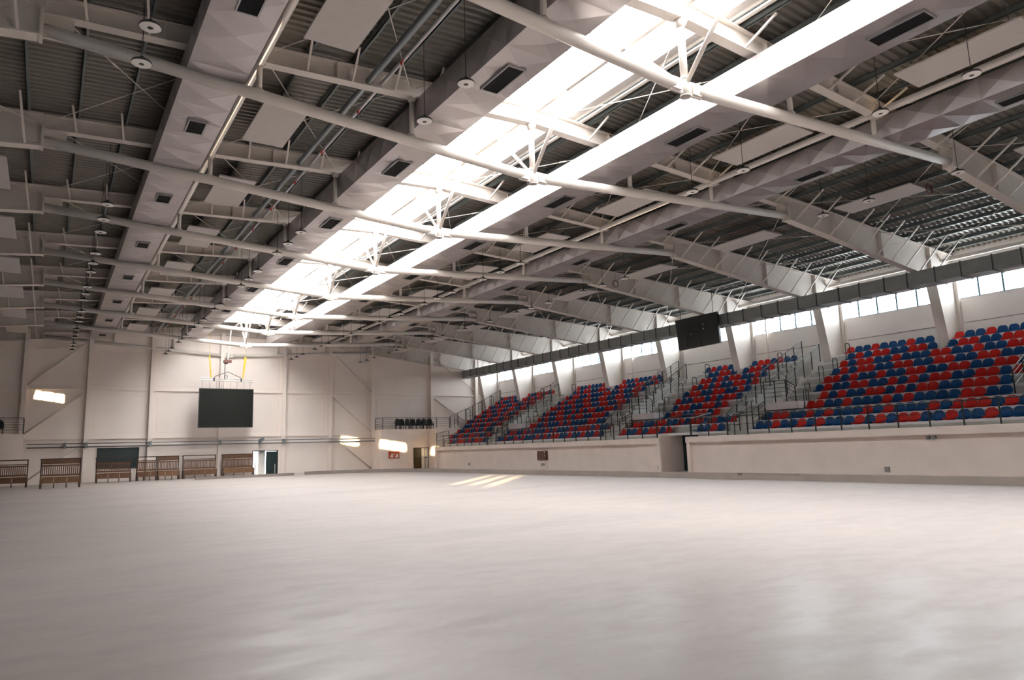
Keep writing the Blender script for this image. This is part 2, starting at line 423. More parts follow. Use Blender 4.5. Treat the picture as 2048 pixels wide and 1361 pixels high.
# tie rods
zones = [(0.3, 4.2), (4.4, 8.5), (8.8, 13.2)]
zn = {0: 'by the skylight', 1: 'over the panels', 2: 'by outer duct', 3: 'beyond the knees', 4: 'by the windows'}
def rz(u): return raft_z(u)+.25 if u < 13.3 else topz(u)-.25
for s, side in ((-1, 'bench'), (1, 'stand')):
    zz = list(enumerate(zones))+([(3, (13.6, 19.8)), (4, (20.0, 26.2))] if s == 1 else [(3, (13.6, 19.8))])
    for zi, (a, b) in zz:
        if zi == 0: continue_ok = True
        for n in range(-1, 8):
            for d in (0, 1):
                ua, ub = (a, b) if d else (b, a)
                p = Vector((XC+s*ua, F(n)+.1, rz(ua))); q = Vector((XC+s*ub, F(n+1)-.1, rz(ub)-.03)); p.z += .05*d; q.z += .05*d
                m = MB().tube(p, q, .014, 6)
                mid = p.lerp(q, .3); dd = (q-p).normalized()
                t = thing('tie_rod', 'white bracing rod %s, %s side, %s bay from far wall, %s' % (zn[zi], side, nth(8-n), 'running outward' if d else 'running inward'), 'bracing rod', p, 'roof bracing rods')
                obj('rod', m, WHITE, t)
                obj('turnbuckle', MB().tube(mid, mid+dd*.28, .032, 8), WHITE, t)

# ---------------------------------------------------------------- ducts
def facet_duct(x0, x1, z0, z1, y0, y1, seg=1.1, off=0.):
    """cross-broken sheet metal: every sheet is a shallow four-sided pyramid"""
    m = MB(); n = int(round((y1-y0)/seg)); L = (y1-y0)/n; D = .065
    for i in range(n):
        a, b = y0+i*L, y0+(i+1)*L; c = (a+b)/2
        for quad, ce in (([(x0,a,z0),(x1,a,z0),(x1,b,z0),(x0,b,z0)], ((x0+x1)/2, c, z0-D)),
                         ([(x0,b,z0),(x0,b,z1),(x0,a,z1),(x0,a,z0)], (x0-D, c, (z0+z1)/2)),
                         ([(x1,a,z0),(x1,a,z1),(x1,b,z1),(x1,b,z0)], (x1+D, c, (z0+z1)/2)),
                         ([(x0,a,z1),(x0,b,z1),(x1,b,z1),(x1,a,z1)], ((x0+x1)/2, c, z1+.02))):
            m.add(quad+[ce], [(0, 4, 1), (1, 4, 2), (2, 4, 3), (3, 4, 0)])
    m.add([(x0,y0,z0),(x1,y0,z0),(x1,y0,z1),(x0,y0,z1)], [(0,1,2,3)]); m.add([(x0,y1,z0),(x1,y1,z0),(x1,y1,z1),(x0,y1,z1)], [(3,2,1,0)])
    return m
def duct(u0, u1, z0, z1, y1, label, vu, vw, vl):
    t = thing('air_duct', label, 'duct', (XC+(u0+u1)/2, 27, z0), 'long faceted air ducts')
    obj('casing', facet_duct(XC+u0, XC+u1, z0, z1, YB+.1, y1), DUCT, t)
    for n in range(-3, 8):
        yc = F(n)+2.98
        if yc > y1-1: continue
        x = XC+vu
        g = obj('vent_grille', MB().box(x-vw/2, x+vw/2, yc-vl/2, yc+vl/2, z0-.082, z0-.02), DUCTFRAME, t)
        fr = MB()
        for q in ((x-vw/2-.04, x-vw/2, yc-vl/2-.04, yc+vl/2+.04), (x+vw/2, x+vw/2+.04, yc-vl/2-.04, yc+vl/2+.04), (x-vw/2, x+vw/2, yc-vl/2-.04, yc-vl/2), (x-vw/2, x+vw/2, yc+vl/2, yc+vl/2+.04)):
            fr.box(q[0], q[1], q[2], q[3], z0-.095, z0-.01)
        obj('vent_frame', fr, DUCTEDGE, g)
    return t
duct(-4.15, -2.75, 11.06, 11.92, 61.5, 'faceted sheet metal air duct beside the skylight on the bench side', -3.45, .46, 1.3)
duct(2.62, 4.10, 11.06, 11.86, 61.5, 'faceted sheet metal air duct beside the skylight on the stand side', 3.35, .46, 1.3)
duct(-10.4, -9.02, 11.04, 11.72, 62.5, 'faceted sheet metal air duct farthest out on the bench side', -9.68, .42, .8)
duct(9.02, 10.4, 11.04, 11.72, 61.0, 'faceted sheet metal air duct farthest out, above the stand side of the floor', 9.7, .42, 1.0)
# grey rectangular duct along the windows
t = thing('wrapped_duct', 'dark grey rectangular duct with joints running along the windows', 'duct', (36.45, 27, 9.05))
m = MB().box(35.9, 37.0, YB+.1, 63.9, 9.06, 9.76); obj('casing', m, INSUL, t)
y = 1.3; k = 0
while y < 63.6:
    m = MB().box(35.86, 37.04, y, y+.045, 9.02, 9.80); obj('joint_flange', m, INSULJ, t)
    if k % 4 == 1:
        m = MB().box(36.15, 36.75, y+.25, y+.95, 9.0, 9.07); obj('outlet', m, PIPEL, t)
    y += 1.18 if k % 2 else 1.35; k += 1

# ---------------------------------------------------------------- flat panels under the deck
for (u0, u1, z, nm) in ((-8.02, -6.72, 11.74, 'between the two bench-side ducts'), (6.78, 8.14, 11.74, 'between the two stand-side ducts'),
                        (14.2, 15.55, 11.10, 'above the front edge of the seating'), (-15.6, -14.3, 11.10, 'outside the outer bench-side duct')):
    for n in range(-1, 8):
        y0, y1 = F(n)+1.75, F(n)+4.9
        t = thing('ceiling_panel', 'flat white panel %s, %s from the far wall' % (nm, nth(8-n)), 'panel', (XC+(u0+u1)/2, (y0+y1)/2, z), 'flat white ceiling panels')
        obj('board', MB().box(XC+u0, XC+u1, y0, y1, z, z+.05), PANEL, t)
        for xx in (u0+.15, u1-.15):
            for yy in (y0+.3, y1-.3):
                obj('hanger', MB().tube((XC+xx, yy, z+.05), (XC+xx, yy, topz(xx)+.02), .008, 5), PIPEG, t)

# ---------------------------------------------------------------- sprinkler pipes
for s, side in ((-1, 'bench'), (1, 'stand')):
    for u, r, mm, heads in ((5.65, .10, PIPEG, 0), (5.25, .055, PIPEL, 1)):
        z = topz(u)-.32; x = XC+s*u
        t = thing('sprinkler_pipe' if heads else 'water_pipe', ('thin pale pipe with red sprinkler heads' if heads else 'thick grey pipe beside the sprinkler pipe')+' under the roof on the %s side' % side, 'pipe', (x, 27, z))
        obj('pipe', MB().tube((x, Y0, z), (x, YW-.1, z), r, 10), mm, t, True)
        if heads:
            for n in range(-1, 8):
                for dy in (1.6, 5.0):
                    yy = F(n)+dy
                    m = MB().tube((x, yy, z), (x-.1, yy, z-.16), .02, 6); m.tube((x-.1, yy, z-.14), (x-.1, yy, z-.24), .05, 8, .02)
                    obj('sprinkler_head', m, SPRK, t)

# ---------------------------------------------------------------- pendant lamps
def make_lamp(loc, ztop):
    x, y, z = loc
    t = thing('pendant_lamp', '', 'lamp', loc, 'round high-bay lamps')
    h = MB().lathe([(.001, .15), (.045, .15), (.05, .085), (.10, .075), (.19, .045), (.205, .02), (.207, -.008), (.197, -.008)], 24, loc)
    obj('housing', h, LAMPD, t, True)
    obj('lens', MB().lathe([(.197, -.004), (.197, -.016), (.055, -.024), (.055, -.004)], 24, loc), LAMPW, t)
    obj('hub', MB().lathe([(.055, -.005), (.05, -.028), (.001, -.032)], 20, loc), LAMPD, t)
    obj('cord', MB().tube((x, y, z+.145), (x, y, ztop), .009, 6), LAMPD, t)
    return t
rows = {1: (1.23, 'outermost bench-side row'), 2: (7.66, 'row beside the skylight'), 3: (17.78, 'row over the stand-side panels'), 4: (24.2, 'row before the stands')}
bays = {}
for r in rows:
    bays[r] = [F(n)+d for n in range(2, 8) for d in ((1.62, 3.35, 4.98) if n < 5 else (1.75, 3.5, 5.1))]
bays[1] += [14.39, 15.91, 8.2]; bays[2] += [13.16, 15.32, 9.3, 7.0]; bays[3] += [6.81, 9.01, 13.4, 15.5]; bays[4] += [10.04, 13.03, 14.82]
protos = {}
for r, (x, nm) in rows.items():
    u = x-XC
    for i, y in enumerate(sorted(bays[r], reverse=True)):
        zt = topz(abs(u))+.05
        if r not in protos: protos[r] = make_lamp((x, y, 10.0), zt); o = protos[r]
        else: o = dup(protos[r], (x, y, 10.0))
        o['label'] = 'round pendant lamp, %s from far wall in the %s' % (nth(i+1), nm)
for (x, y, lab) in ((27.87, 12.64, 'dark red ring hanging beside the nearest steel frame above the seats'), (27.46, 30.22, 'dark red ring hanging beside a farther steel frame above the seats')):
    m = MB(); N = 20
    for i in range(N):
        a, b = 2*PI*i/N, 2*PI*(i+1)/N
        m.tube((x+.2*math.cos(a), y, 11+.2*math.sin(a)), (x+.2*math.cos(b), y, 11+.2*math.sin(b)), .03, 6)
    m.tube((x, y, 11.2), (x, y, topz(x-XC)+.02), .008, 5)
    tag(obj('hanging_ring', m, BROWNC, None, True, origin=(x, y, 11)), lab, 'ring')

# ---------------------------------------------------------------- stands
XP = 29.9                                     # front face of the podium
def rx(i): return 39.3-.9*(i-1)               # seat row centre, row 1 at the top, row 10 in front
def tz(i): return 2.2+.477*(10-i)             # tread height
def fx(i): return rx(i)-.36                   # riser face
PZ = 1.93
YP0, YP1, PT0, PT1 = YB+.05, 58.4, 27.78, 29.85
# podium walls (two lengths, tunnel between)
def podium(name, y0, y1, lab):
    t = thing(name, lab, 'podium wall', (XP, (y0+y1)/2, 0)); t['kind'] = 'structure'
    obj('panel', MB().box(XP+.2, 30.83, y0, y1, 0, PZ), PLASTER, t)
    m = MB().box(XP-.10, XP+.3, y0, y1, PZ-.3, PZ+.02); obj('cap_beam', m, PLASTER, t)
    m = MB().box(XP-.04, XP+.2, y0, y0+.22, 0, PZ-.3); m.box(XP-.04, XP+.2, y1-.22, y1, 0, PZ-.3); obj('end_pier', m, PLASTER, t)
    return t
podium('wall_podium_near', YP0, PT0, 'long pale front wall under the seats, nearer than the tunnel')
podium('wall_podium_far', PT1, YP1, 'pale front wall under the seats, beyond the tunnel')
# tunnel lining
t = thing('wall_tunnel', 'grey tunnel opening in the front wall below the seats', 'tunnel', (31, 28.8, 0)); t['kind'] = 'structure'
m = MB().box(XP+.02, 32.6, PT1-.04, PT1+.15, 0, 2.1); m.box(30.9, 32.6, PT0-.15, PT0, 0, 2.1); obj('side_wall', m, PLASTER, t)
obj('slab', MB().box(30.6, 32.6, PT0-.1, PT1+.3, 2.06, 2.19), CONCL, t)
obj('door_leaf', MB().box(31.75, 31.83, PT0, PT1, 0, 2.06), TEAL, t)

SLOT = [22.95, 33.4, 48.5]                    # far edge of the seats on the near side of each stair opening
def slots_y0(s): return SLOT[s]
# rows 1-8 and rows 9-10 extents per block: (near, far)
blocks = [('A', (YB+.1, 24.3), (YB+.1, 24.25), 'nearest long seating block'), ('B', (26.6, 34.75), (25.75, 34.72), 'narrow seating block above the tunnel'),
          ('C', (37.05, 49.85), (36.15, 49.9), 'long seating block beyond the tunnel'), ('D', (52.15, 62.0), (51.0, 59.9), 'farthest seating block near the balcony')]
for key, (a, b), (c, d), nm in blocks:
    g = thing('grandstand', 'grey stepped concrete stand under the '+nm, 'grandstand', (35, (a+b)/2, 0), 'stepped stands')
    m = MB(); nz = MB()
    for i in range(10, 0, -1):
        y0, y1 = (c, d) if i >= 9 else (a, b)
        if key == 'D' and i == 10: y1 = 58.3
        if key == 'D' and i in (7, 8): y1 = 60.3
        z1 = tz(i); z0 = 0 if i >= 7 else z1-.95
        x1 = fx(i-1)+.02 if i > 1 else XR
        if key == 'B' and i >= 9:
            for q0, q1 in ((y0, PT0-.16), (PT1+.31, y1)): m.box(fx(i), x1, q0, q1, z0, z1)
            m.box(fx(i), x1, PT0-.16, PT1+.31, 2.2, max(z1, 2.22))
        else:
            m.box(fx(i), x1, y0, y1, z0, z1)
        nz.box(fx(i)-.015, fx(i)+.12, y0+.01, y1-.01, z1-.10, z1+.006)
    m.box(XR-3.6, XR, a, a+.2, 0, tz(1)-.9) if key == 'A' else None
    obj('step', m, CONC, g); obj('nosing', nz, CONCL, g)
    # plaster panels closing the stand ends towards each opening
    if key != 'A':
        pts = [(33.0, 3.3)]
        for i in range(7, 0, -1): pts += [(fx(i)+.55, tz(i)-.955), (fx(i)+.55+.9, tz(i)-.955)]
        pts = [(33.2, 3.0), (33.2, 3.3)]+[(fx(i)+.2, tz(i)-.955) for i in range(6, 0, -1)]+[(XR, tz(1)-.955), (XR, 3.0)]
        obj('end_panel', MB().prism_xz(pts, a+.02, a+.1), WALL, g)
# opening floor, landing, front stairs, half steps in the aisles
for s, y0 in enumerate(SLOT):
    nm = ['first', 'second', 'third'][s]+' stair opening from the near end'
    g = thing('stair_landing', 'pale concrete landing and steps in the '+nm, 'stairs', (33.4, y0+1.4, PZ), 'stairs through the seats')
    obj('landing', MB().box(32.42, 34.4, y0-.65, y0+1.45, 3.22, 3.6), CONCL, g)
    obj('floor_slab', MB().box(33.0, XR, y0+1.36, y0+3.64, 3.3, 3.58), CONCL, g)
    m = MB(); N = 7
    for k in range(N):
        m.box(30.85+k*.3, 33.05, y0+1.32, y0+2.78, 0 if k == 0 else PZ, PZ+(3.58-PZ)*(k+1)/N)
    obj('front_stair', m, CONC, g)
    for ya, yb in ((.1, 1.34), (3.66, 4.75)):
        m = MB()
        for i in range(7, 0, -1): m.box(fx(i)-.45, fx(i)+.01, y0+ya, y0+yb, tz(i)-.477, tz(i)-.24)
        obj('aisle_step', m, CONC, g)
    obj('back_panel', MB().box(XR-.06, XR-.01, y0+1.36, y0+3.64, 3.58, 6.6), WALL, g)
# podium deck ends / balcony link
m = MB().box(31.0, 34.4, 60.4, YW, 0, 3.74)
struct('wall_landing', m, PLASTER, label='pale block carrying the walkway between balcony and stands', cat='wall')

# ---------------------------------------------------------------- railings
def rail(label, pts, h=1.0, bars=3, posts=None, cat='railing', name='guard_rail', r=.024, group='black railings', top=True):
    """pts: foot points; sloped handrail, thin bars, posts"""
    t = thing(name, label, cat, pts[0], group)
    P = [Vector(p) for p in pts]; up = Vector((0, 0, h))
    if top: obj('handrail', MB().path([p+up for p in P], r, 8), BLACK, t)
    for k in range(bars):
        hh = Vector((0, 0, h*(k+1)/(bars+1.2)+.1)); obj('bar', MB().path([p+hh for p in P], r*.5, 6), BLACK, t)
    for a, b in zip(P, P[1:]):
        n = max(1, int(round((b-a).length/(posts or 1.25))))
        for i in range(n+1):
            if i == 0 and a is not P[0]: continue
            p = a.lerp(b, i/n); obj('post', MB().box(p.x-.022, p.x+.022, p.y-.022, p.y+.022, p.z, p.z+h), BLACK, t)
    return t
# edge rail on the podium
for (a, b, lab) in ((YP0+.1, PT0-.25, 'long black rail on the podium edge in front of the nearest seats'), (PT1+.25, YP1-.1, 'black rail on the podium edge beyond the tunnel')):
    rail(lab, [(XP+.1, a, PZ), (XP+.1, b, PZ)], 1.0, 1, 1.27)
rail('black rail set back above the tunnel mouth', [(XP+.1, PT0-.3, PZ), (31.9, PT0-.15, 2.25), (31.9, PT1+.2, 2.25), (XP+.1, PT1+.3, PZ)], 1.02, 3)
rail('black rail with cross bars closing the far end of the podium', [(XP+.1, 58.35, PZ), (31.3, 58.35, PZ+.25)], 1.25, 4, 1.0)
def hoop(x, y, z, label, w=.42, h=1.0):
    t = thing('stair_hoop', label, 'handrail', (x, y, z), 'black hoop handrails in the aisles')
    m = MB()
    pts = [(x-w/2, y, z-.2), (x-w/2, y, z+h-.1)]+[(x-w/2+.1-.1*math.cos(a), y, z+h-.1+.1*math.sin(a)) for a in (.5, 1.0, 1.57)]
    pts += [(x+w/2-.1+.1*math.sin(a), y, z+h-.1+.1*math.cos(a)) for a in (0, .57, 1.07, 1.57)]+[(x+w/2, y, z-.0)]
    obj('hoop', m.path(pts, .024, 8), BLACK, t)
    m = MB()
    for k in (.3, .55): m.tube((x-w/2, y, z+h*k), (x+w/2, y, z+h*k+.1), .012, 6)
    obj('bar', m, BLACK, t)
sn = ['first', 'second', 'third']
for s, y0 in enumerate(SLOT):
    o = sn[s]+' stair opening from the near end'
    zt = lambda x: tz(10)+(x-fx(10)-.45)*.53
    rail('long sloping rail, far side of the '+o, [(35.2, y0+3.62, 4.40), (39.55, y0+3.62, 6.52)], 1.25, 4, 1.0)
    rail('sloping black rail, near side of the '+o, [(34.5, y0+1.38, 4.08), (37.9, y0+1.38, 6.1)], 1.1, 4, .95)
    rail('black rail along the landing edge, '+o, [(32.5, y0+1.42, 3.6), (32.5, y0+.05, 3.6), (32.5, y0-.5, 3.25)], 1.16, 4, .9)
    rail('tall rail at the front steps, '+o, [(31.0, y0+2.82, PZ+.2), (33.6, y0+2.82, 3.7)], 1.0, 4, .9)
    rail('short rail at the front steps, '+o, [(31.2, y0+1.3, 2.2), (32.3, y0+1.3, 2.7)], 1.0, 3, .6)
    for k, x in enumerate((33.0, 34.3, 35.7, 37.1, 38.5)):
        hoop(x, y0-.02+(.0 if k else -.75), tz(10-int((x-30.84)/.9))+.02, 'black hoop, %s up the near aisle, %s' % (nth(k+1), o))
    for k, x in enumerate((34.0, 35.4, 36.8, 38.2)):
        hoop(x, y0+4.3, tz(10-int((x-30.84)/.9))+.02, 'black hoop, %s up the far aisle, %s' % (nth(k+1), o))
    for k, x in enumerate((30.9, 32.0)):
        hoop(x, y0+2.1, PZ+.2+k*.7, 'black hoop, %s up the front steps, %s' % (nth(k+1), o), .45, .95)
rail('sloping black rail at the far end of the stands', [(33.4, 61.95, 3.74), (36, 61.95, 4.8), (39.4, 61.95, 6.5)], 1.2, 4, 1.1)
for k, x in enumerate((33.9, 35.3, 36.7, 38.1)):
    hoop(x, 61.6, 3.75+(x-33.4)*.48, 'black hoop handrail, %s up beside the far end rail' % nth(k+1))
rail('dark rail with bars at the near end of the upper rows', [(33.2, 12.75, 3.2), (35.4, 12.75, 4.3)], 1.0, 3, 1.0)

# ---------------------------------------------------------------- seats
def seat_mesh():
    m = MB()
    pr = [(-.20, .085, .22), (-.19, .045, .23), (-.08, .03, .236), (.05, .03, .238), (.12, .055, .24), (.16, .14, .242), (.185, .24, .238), (.20, .33, .215), (.207, .39, .165), (.21, .43, .095)]
    W = [-1, -.75, -.4, 0, .4, .75, 1]
    for off in (0, 1):
        vs = []
        for k, (x, z, w) in enumerate(pr):
            for v in W:
                lift = .035*abs(v)**3 if k < 5 else 0; fwd = -.05*abs(v)**3 if k >= 4 else 0
                dx, dz = (.016, -.004) if k >= 5 else (.004, -.018)
                vs.append((x+fwd+dx*off, w*v, z+lift+dz*off))
        n = len(W)
        fs = [(k*n+i, k*n+i+1, (k+1)*n+i+1, (k+1)*n+i) for k in range(len(pr)-1) for i in range(n-1)]
        m.add(vs, [f if off == 0 else f[::-1] for f in fs])
    # rim joining both skins
    n = len(W); N = len(pr)*n; loop = [i for i in range(n)]+[k*n+n-1 for k in range(1, len(pr))]+[(len(pr)-1)*n+i for i in range(n-2, -1, -1)]+[k*n for k in range(len(pr)-2, 0, -1)]
    for a, b in zip(loop, loop[1:]+loop[:1]): m.f.append((a, a+N, b+N, b)); m.m.append(0)
    m.box(-.1, .1, -.12, .12, 0, .03)
    return m
SM = {}
for c, mm in (('R', RED), ('B', BLUE)):
    mb = seat_mesh(); me = bpy.data.meshes.new('stadium_seat'); me.from_pydata(mb.v, [], mb.f); me.materials.append(mm)
    me.polygons.foreach_set('use_smooth', [True]*len(me.polygons)); me.update(); SM[c] = (me, mb)
PA = {1: 'RBBRBBBRBB--RBBRBBBRBB', 2: 'BRBRRBBRRB-BRRBBRRBBRB', 3: 'RBRRBBRBBBRRBBRBBRRB', 4: 'BRBRRBBRRBBRRBBRRBBR', 5: 'RRBRBBRBBRRBBRRBBRRB', 6: 'BRBBRRBBRBRBRRBBRRBR',
      7: 'RBRBBRRBRBRRBBRRRB', 8: 'RRBBRBBBRBRBBBBRRBB', 9: 'BRRBBRBRBBBRBRBBBRBRRRBRBBR', 10: 'BBRBBRBRBBBRBRBRRBBRBBRBBRB'}
PBk = {1: 'BRBRBB--BRRBRBB', 2: 'BBRRB-BRRBR', 3: 'RRBRBRRBBRB', 4: 'RBRBRBBRRBR', 5: 'BRRBBRRBBRB', 6: 'RBBRRBRBRRB', 7: 'BRRBBRRBR', 8: 'BRRBBRRBR', 9: 'RRBBRRBBRBRRBRBBR', 10: 'RBBRBRRBR----BBRB'}
LA = {1: 23.29, 2: 22.76, 3: 22.72, 4: 22.69, 5: 22.65, 6: 22.62, 7: 21.81, 8: 22.02, 9: 24.0, 10: 23.92}
LB = {1: 34.1, 2: 33.15, 3: 33.09, 4: 33.08, 5: 33.01, 6: 32.93, 7: 32.36, 8: 32.24, 9: 34.25, 10: 34.46}
LC = {1: 49.0, 2: 48.44, 3: 48.4, 4: 48.38, 5: 48.25, 6: 48.15, 7: 47.6, 8: 47.48, 9: 49.6, 10: 49.64}
LD = {1: 61.75, 2: 61.41, 3: 61.33, 4: 61.2, 5: 61.2, 6: 61.1, 7: 60.0, 8: 59.8, 9: 59.5, 10: 58.0}
PD = {1: 'BRRBRBBR--RBBRRBRBR', 2: 'RBRBBBRBB-RRBRBRR', 3: 'RBBRBRRBBRRBBRBRR', 4: 'RBRRBBRRBBRRBBRRB', 5: 'BRRBBRRBBRBRRBBRR', 6: 'RBBRBRBRBBRRBBRRB', 7: 'BBBRBRBBRRBBRR', 8: 'RBBRRBBRBBRBB', 9: 'RBBRRBBRRBRBBRRBR', 10: 'RBBRRRBRBRRRBB'}
PIT = .499
rowname = {10: 'front row', 9: 'second row up', 8: 'third row up', 7: 'fourth row up', 6: 'fifth row up', 5: 'sixth row up', 4: 'seventh row up', 3: 'eighth row up', 2: 'ninth row up', 1: 'top row'}
seats = []
for key, P, L, nm in (('A', PA, LA, 'nearest long block'), ('B', PBk, LB, 'block above the tunnel'), ('C', PA, LC, 'long block beyond the tunnel'), ('D', PD, LD, 'farthest block')):
    for i in range(1, 11):
        y = L[i]; k = 0
        for ch in P[i]:
            lim = 12.9 if key == 'A' and 3 <= i <= 8 else -9
            if ch != '-' and y > lim:
                k += 1; seats.append(((rx(i), y, tz(i)+.006), ch, i, k, nm, key))
            y -= PIT
        if key == 'A' and i >= 9:
            for ch in 'BRRBBR':
                if y > 9.0: k += 1; seats.append(((rx(i), y, tz(i)+.006), ch, i, k, nm, key))
                y -= PIT
        if key == 'A' and i <= 2: pass
seats.sort(key=lambda s: (s[0][0])**2+s[0][1]**2)
first = {}
for j, (p, ch, i, k, nm, key) in enumerate(seats[:300]):
    if ch not in first:
        o = bpy.data.objects.new('stadium_seat', SM[ch][0]); first[ch] = o
    else: o = first[ch].copy()
    C.objects.link(o); o.location = p
    tag(o, '%s seat, %s from far end, %s, %s' % ({'R': 'red', 'B': 'blue'}[ch], nth(k), rowname[i], nm), 'seat', 'red and blue stadium seats')
m = MB()
for p, ch, *_ in seats[300:]:
    m.mi = 0 if ch == 'R' else 1; src = SM[ch][1]
    m.add([(v[0]+p[0], v[1]+p[1], v[2]+p[2]) for v in src.v], src.f)
o = obj('stadium_seats', m, [RED, BLUE], None, True, origin=(35, 50, 2)); tag(o, 'red and blue seats in the farther blocks of the stands', 'seats', 'red and blue stadium seats', 'stuff')

# ---------------------------------------------------------------- rink curb with rounded corner
R = 7.0; cx, cyc = 24.7-R, 57.6-R
pts = [(24.7, YB+.1), (24.7, 20.9), (24.7, 20.901), (24.7, cyc)]
def curb_seg(ps, h, w=.3):
    m = MB()
    out = []
    for i, (x, y) in enumerate(ps):
        a = Vector(ps[max(0, i-1)]); b = Vector(ps[min(len(ps)-1, i+1)]); d = (b-a).normalized(); nrm = Vector((d.y, -d.x))
        out.append((x+nrm.x*w, y+nrm.y*w))
    n = len(ps)
    vs = [(x, y, 0) for x, y in ps]+[(x, y, h) for x, y in ps]+[(x, y, h) for x, y in out]+[(x, y, 0) for x, y in out]
    fs = []
    for k in range(3): fs += [(k*n+i, k*n+i+1, (k+1)*n+i+1, (k+1)*n+i) for i in range(n-1)]
    fs += [(0, n, 2*n, 3*n), (n-1, 4*n-1, 3*n-1, 2*n-1)]
    return m.add(vs, fs)
arc = [(cx+R*math.cos(a), cyc+R*math.sin(a)) for a in [PI/2*i/14 for i in range(15)]]
cb = thing('rink_curb', 'low brownish concrete curb around the floor with a rounded corner', 'curb', (24.85, 25, 0))
YN0, YN1 = 17.2, 20.2
obj('curb_run', curb_seg([(24.7, YB+.1), (24.7, YN0)], .26), CURB, cb)
obj('lowered_run', curb_seg([(24.7, YN0), (24.7, YN1)], .17), CURB, cb)
obj('curb_run', curb_seg([(24.7, YN1), (24.7, cyc)], .26), CURB, cb)
obj('curb_corner', curb_seg(arc+[(19.4-.4, 57.6)] if arc[-1][0] > 19.4 else arc, .26), CURB, cb)
obj('curb_run', curb_seg([(cx-.9, 57.6), (9.5, 57.6)], .2), CURB, cb)

# ---------------------------------------------------------------- far wall structure
for i, x in enumerate(COLX):
    zt = min(topz(x-XC)-.0, 12.4)
    m = MB()
    z0 = 3.75 if x > 26.1 or x < -1 else 0
    w = .16 if 0 <= i else .2
    m.box(x-w, x+w, YW-.32, YW-.29, z0, zt); m.box(x-.012, x+.012, YW-.29, YW, z0, zt); m.box(x-w, x+w, YW-.03, YW, z0, zt)
    nmx = ['beside the far corner', 'second from the far corner', 'rising behind the small dark balcony', 'beside the free-standing timber bench', 'beside the dark hatch', 'behind the big screen', 'beside the open doorway', 'between doorway and bracing', 'at the end of the pale balcony', 'behind the black chairs', 'beside the stands'][i]
    o = obj('wall_post', m, FARWALL, origin=(x, YW-.15, z0)); tag(o, 'white steel post on the end wall %s' % nmx, 'post', 'white posts on the end wall')
for z, lab in ((7.14, 'thin horizontal rail across the end wall at mid height'), (3.30, 'thin horizontal rail low on the end wall above the pipes')):
    m = MB()
    for a, b in zip([XL]+COLX, COLX+[XR]):
        if z < 4 and (a > 25 or b < -1): continue
        m.box(a+.17, b-.17, YW-.14, YW, z, z+.13)
    o = obj('wall_rail', m, FARWALL, origin=(XC, YW, z)); tag(o, lab, 'rail')
def brace(p, q, lab, r=.055):
    o = obj('wall_brace', MB().tube(p, q, r, 10), WHITE, None, True, origin=p); tag(o, lab, 'brace', 'diagonal braces on the end wall')
yb = YW-.18
brace((-1.45, yb, 7.4), (2.4, yb, 11.0), 'long diagonal brace on the end wall above the warm light patch')
brace((-1.45, yb, 3.75), (2.4, yb, 6.95), 'diagonal brace on the end wall below the warm light patch')
brace((-1.3, yb, .15), (2.35, yb, 3.0), 'diagonal brace low behind the free-standing timber bench')
brace((22.05, yb, 11.1), (25.9, yb, 7.4), 'diagonal brace high on the end wall above the pale balcony end')
brace((22.0, yb, 6.9), (25.9, yb, 3.6), 'diagonal brace at mid height beside the pale balcony end')
brace((22.2, yb, 3.2), (25.9, yb, .15), 'diagonal brace low beside the pale balcony end')
brace((32.6, yb, 10.9), (38.5, yb, 7.1), 'diagonal brace below the dark duct end')
brace((32.5, yb, 6.9), (37.4, yb, 3.8), 'diagonal brace behind the railing above the black chairs', .09)
for z, r, lab in ((2.98, .035, 'upper thin pipe along the end wall'), (2.72, .05, 'lower thicker pipe along the end wall')):
    t = thing('wall_pipe', lab, 'pipe', (12, YW-.4, z))
    obj('pipe', MB().tube((-1.2, YW-.42, z), (26.15, YW-.42, z), r, 10), PIPEG, t, True)
    if r > .04:
        for x in (1.2, 2.6, 7.0, 12.3, 15.6, 17.6):
            obj('bracket', MB().box(x-.09, x+.09, YW-.5, YW-.02, z-.07, z+.34), PIPEG, t)
m = MB().tube((15.75, YW-.5, 3.05), (15.75, YW-.42, 3.05), .16, 14); m.tube((15.75, YW-.46, 2.9), (15.75, YW-.46, 3.2), .03, 8)
tag(obj('pipe_valve', m, PIPEG, origin=(15.75, YW-.45, 3.05)), 'round valve wheel on the end wall pipes above the open doorway', 'valve')
# dark hatch
t = thing('wall_hatch', 'dark green rectangular hatch in the end wall behind a bench', 'hatch', (4.8, YW, 1.05))
obj('panel', MB().box(3.42, 6.2, YW-.05, YW+.02, 1.05, 2.56), TEAL, t)
m = MB()
for q in ((3.36, 3.42, 1.0, 2.62), (6.2, 6.26, 1.0, 2.62), (3.36, 6.26, 2.56, 2.62), (3.36, 6.26, 1.0, 1.05)): m.box(q[0], q[1], YW-.08, YW+.02, q[2], q[3])
obj('frame', m, BLACK, t)
# open doorway
t = thing('door_1', 'doorway in the end wall with one dark leaf and a bright opening', 'door', (16.1, YW, 0)); t['kind'] = 'structure'
lf = obj('door_leaf', MB().box(16.2, 17.14, YW+.02, YW+.08, 0, 2.02), TEAL, t); obj('push_bar', MB().box(16.95, 17.0, YW-.04, YW+.02, .1, .9), PIPEL, lf)
m = MB()
for q in ((15.02, 15.09, 0, 2.1), (17.14, 17.22, 0, 2.1), (15.02, 17.22, 2.03, 2.1)): m.box(q[0], q[1], YW-.02, YW+.3, q[2], q[3])
obj('frame', m, BLACK, t)
obj('door_leaf', MB().box(15.35, 15.42, YW+.3, YW+1.2, 0, 2.02), TEAL, t)
obj('bright_leaf', MB().box(15.6, 16.2, YW+.31, YW+.36, 0, 2.03), DOORW, t)

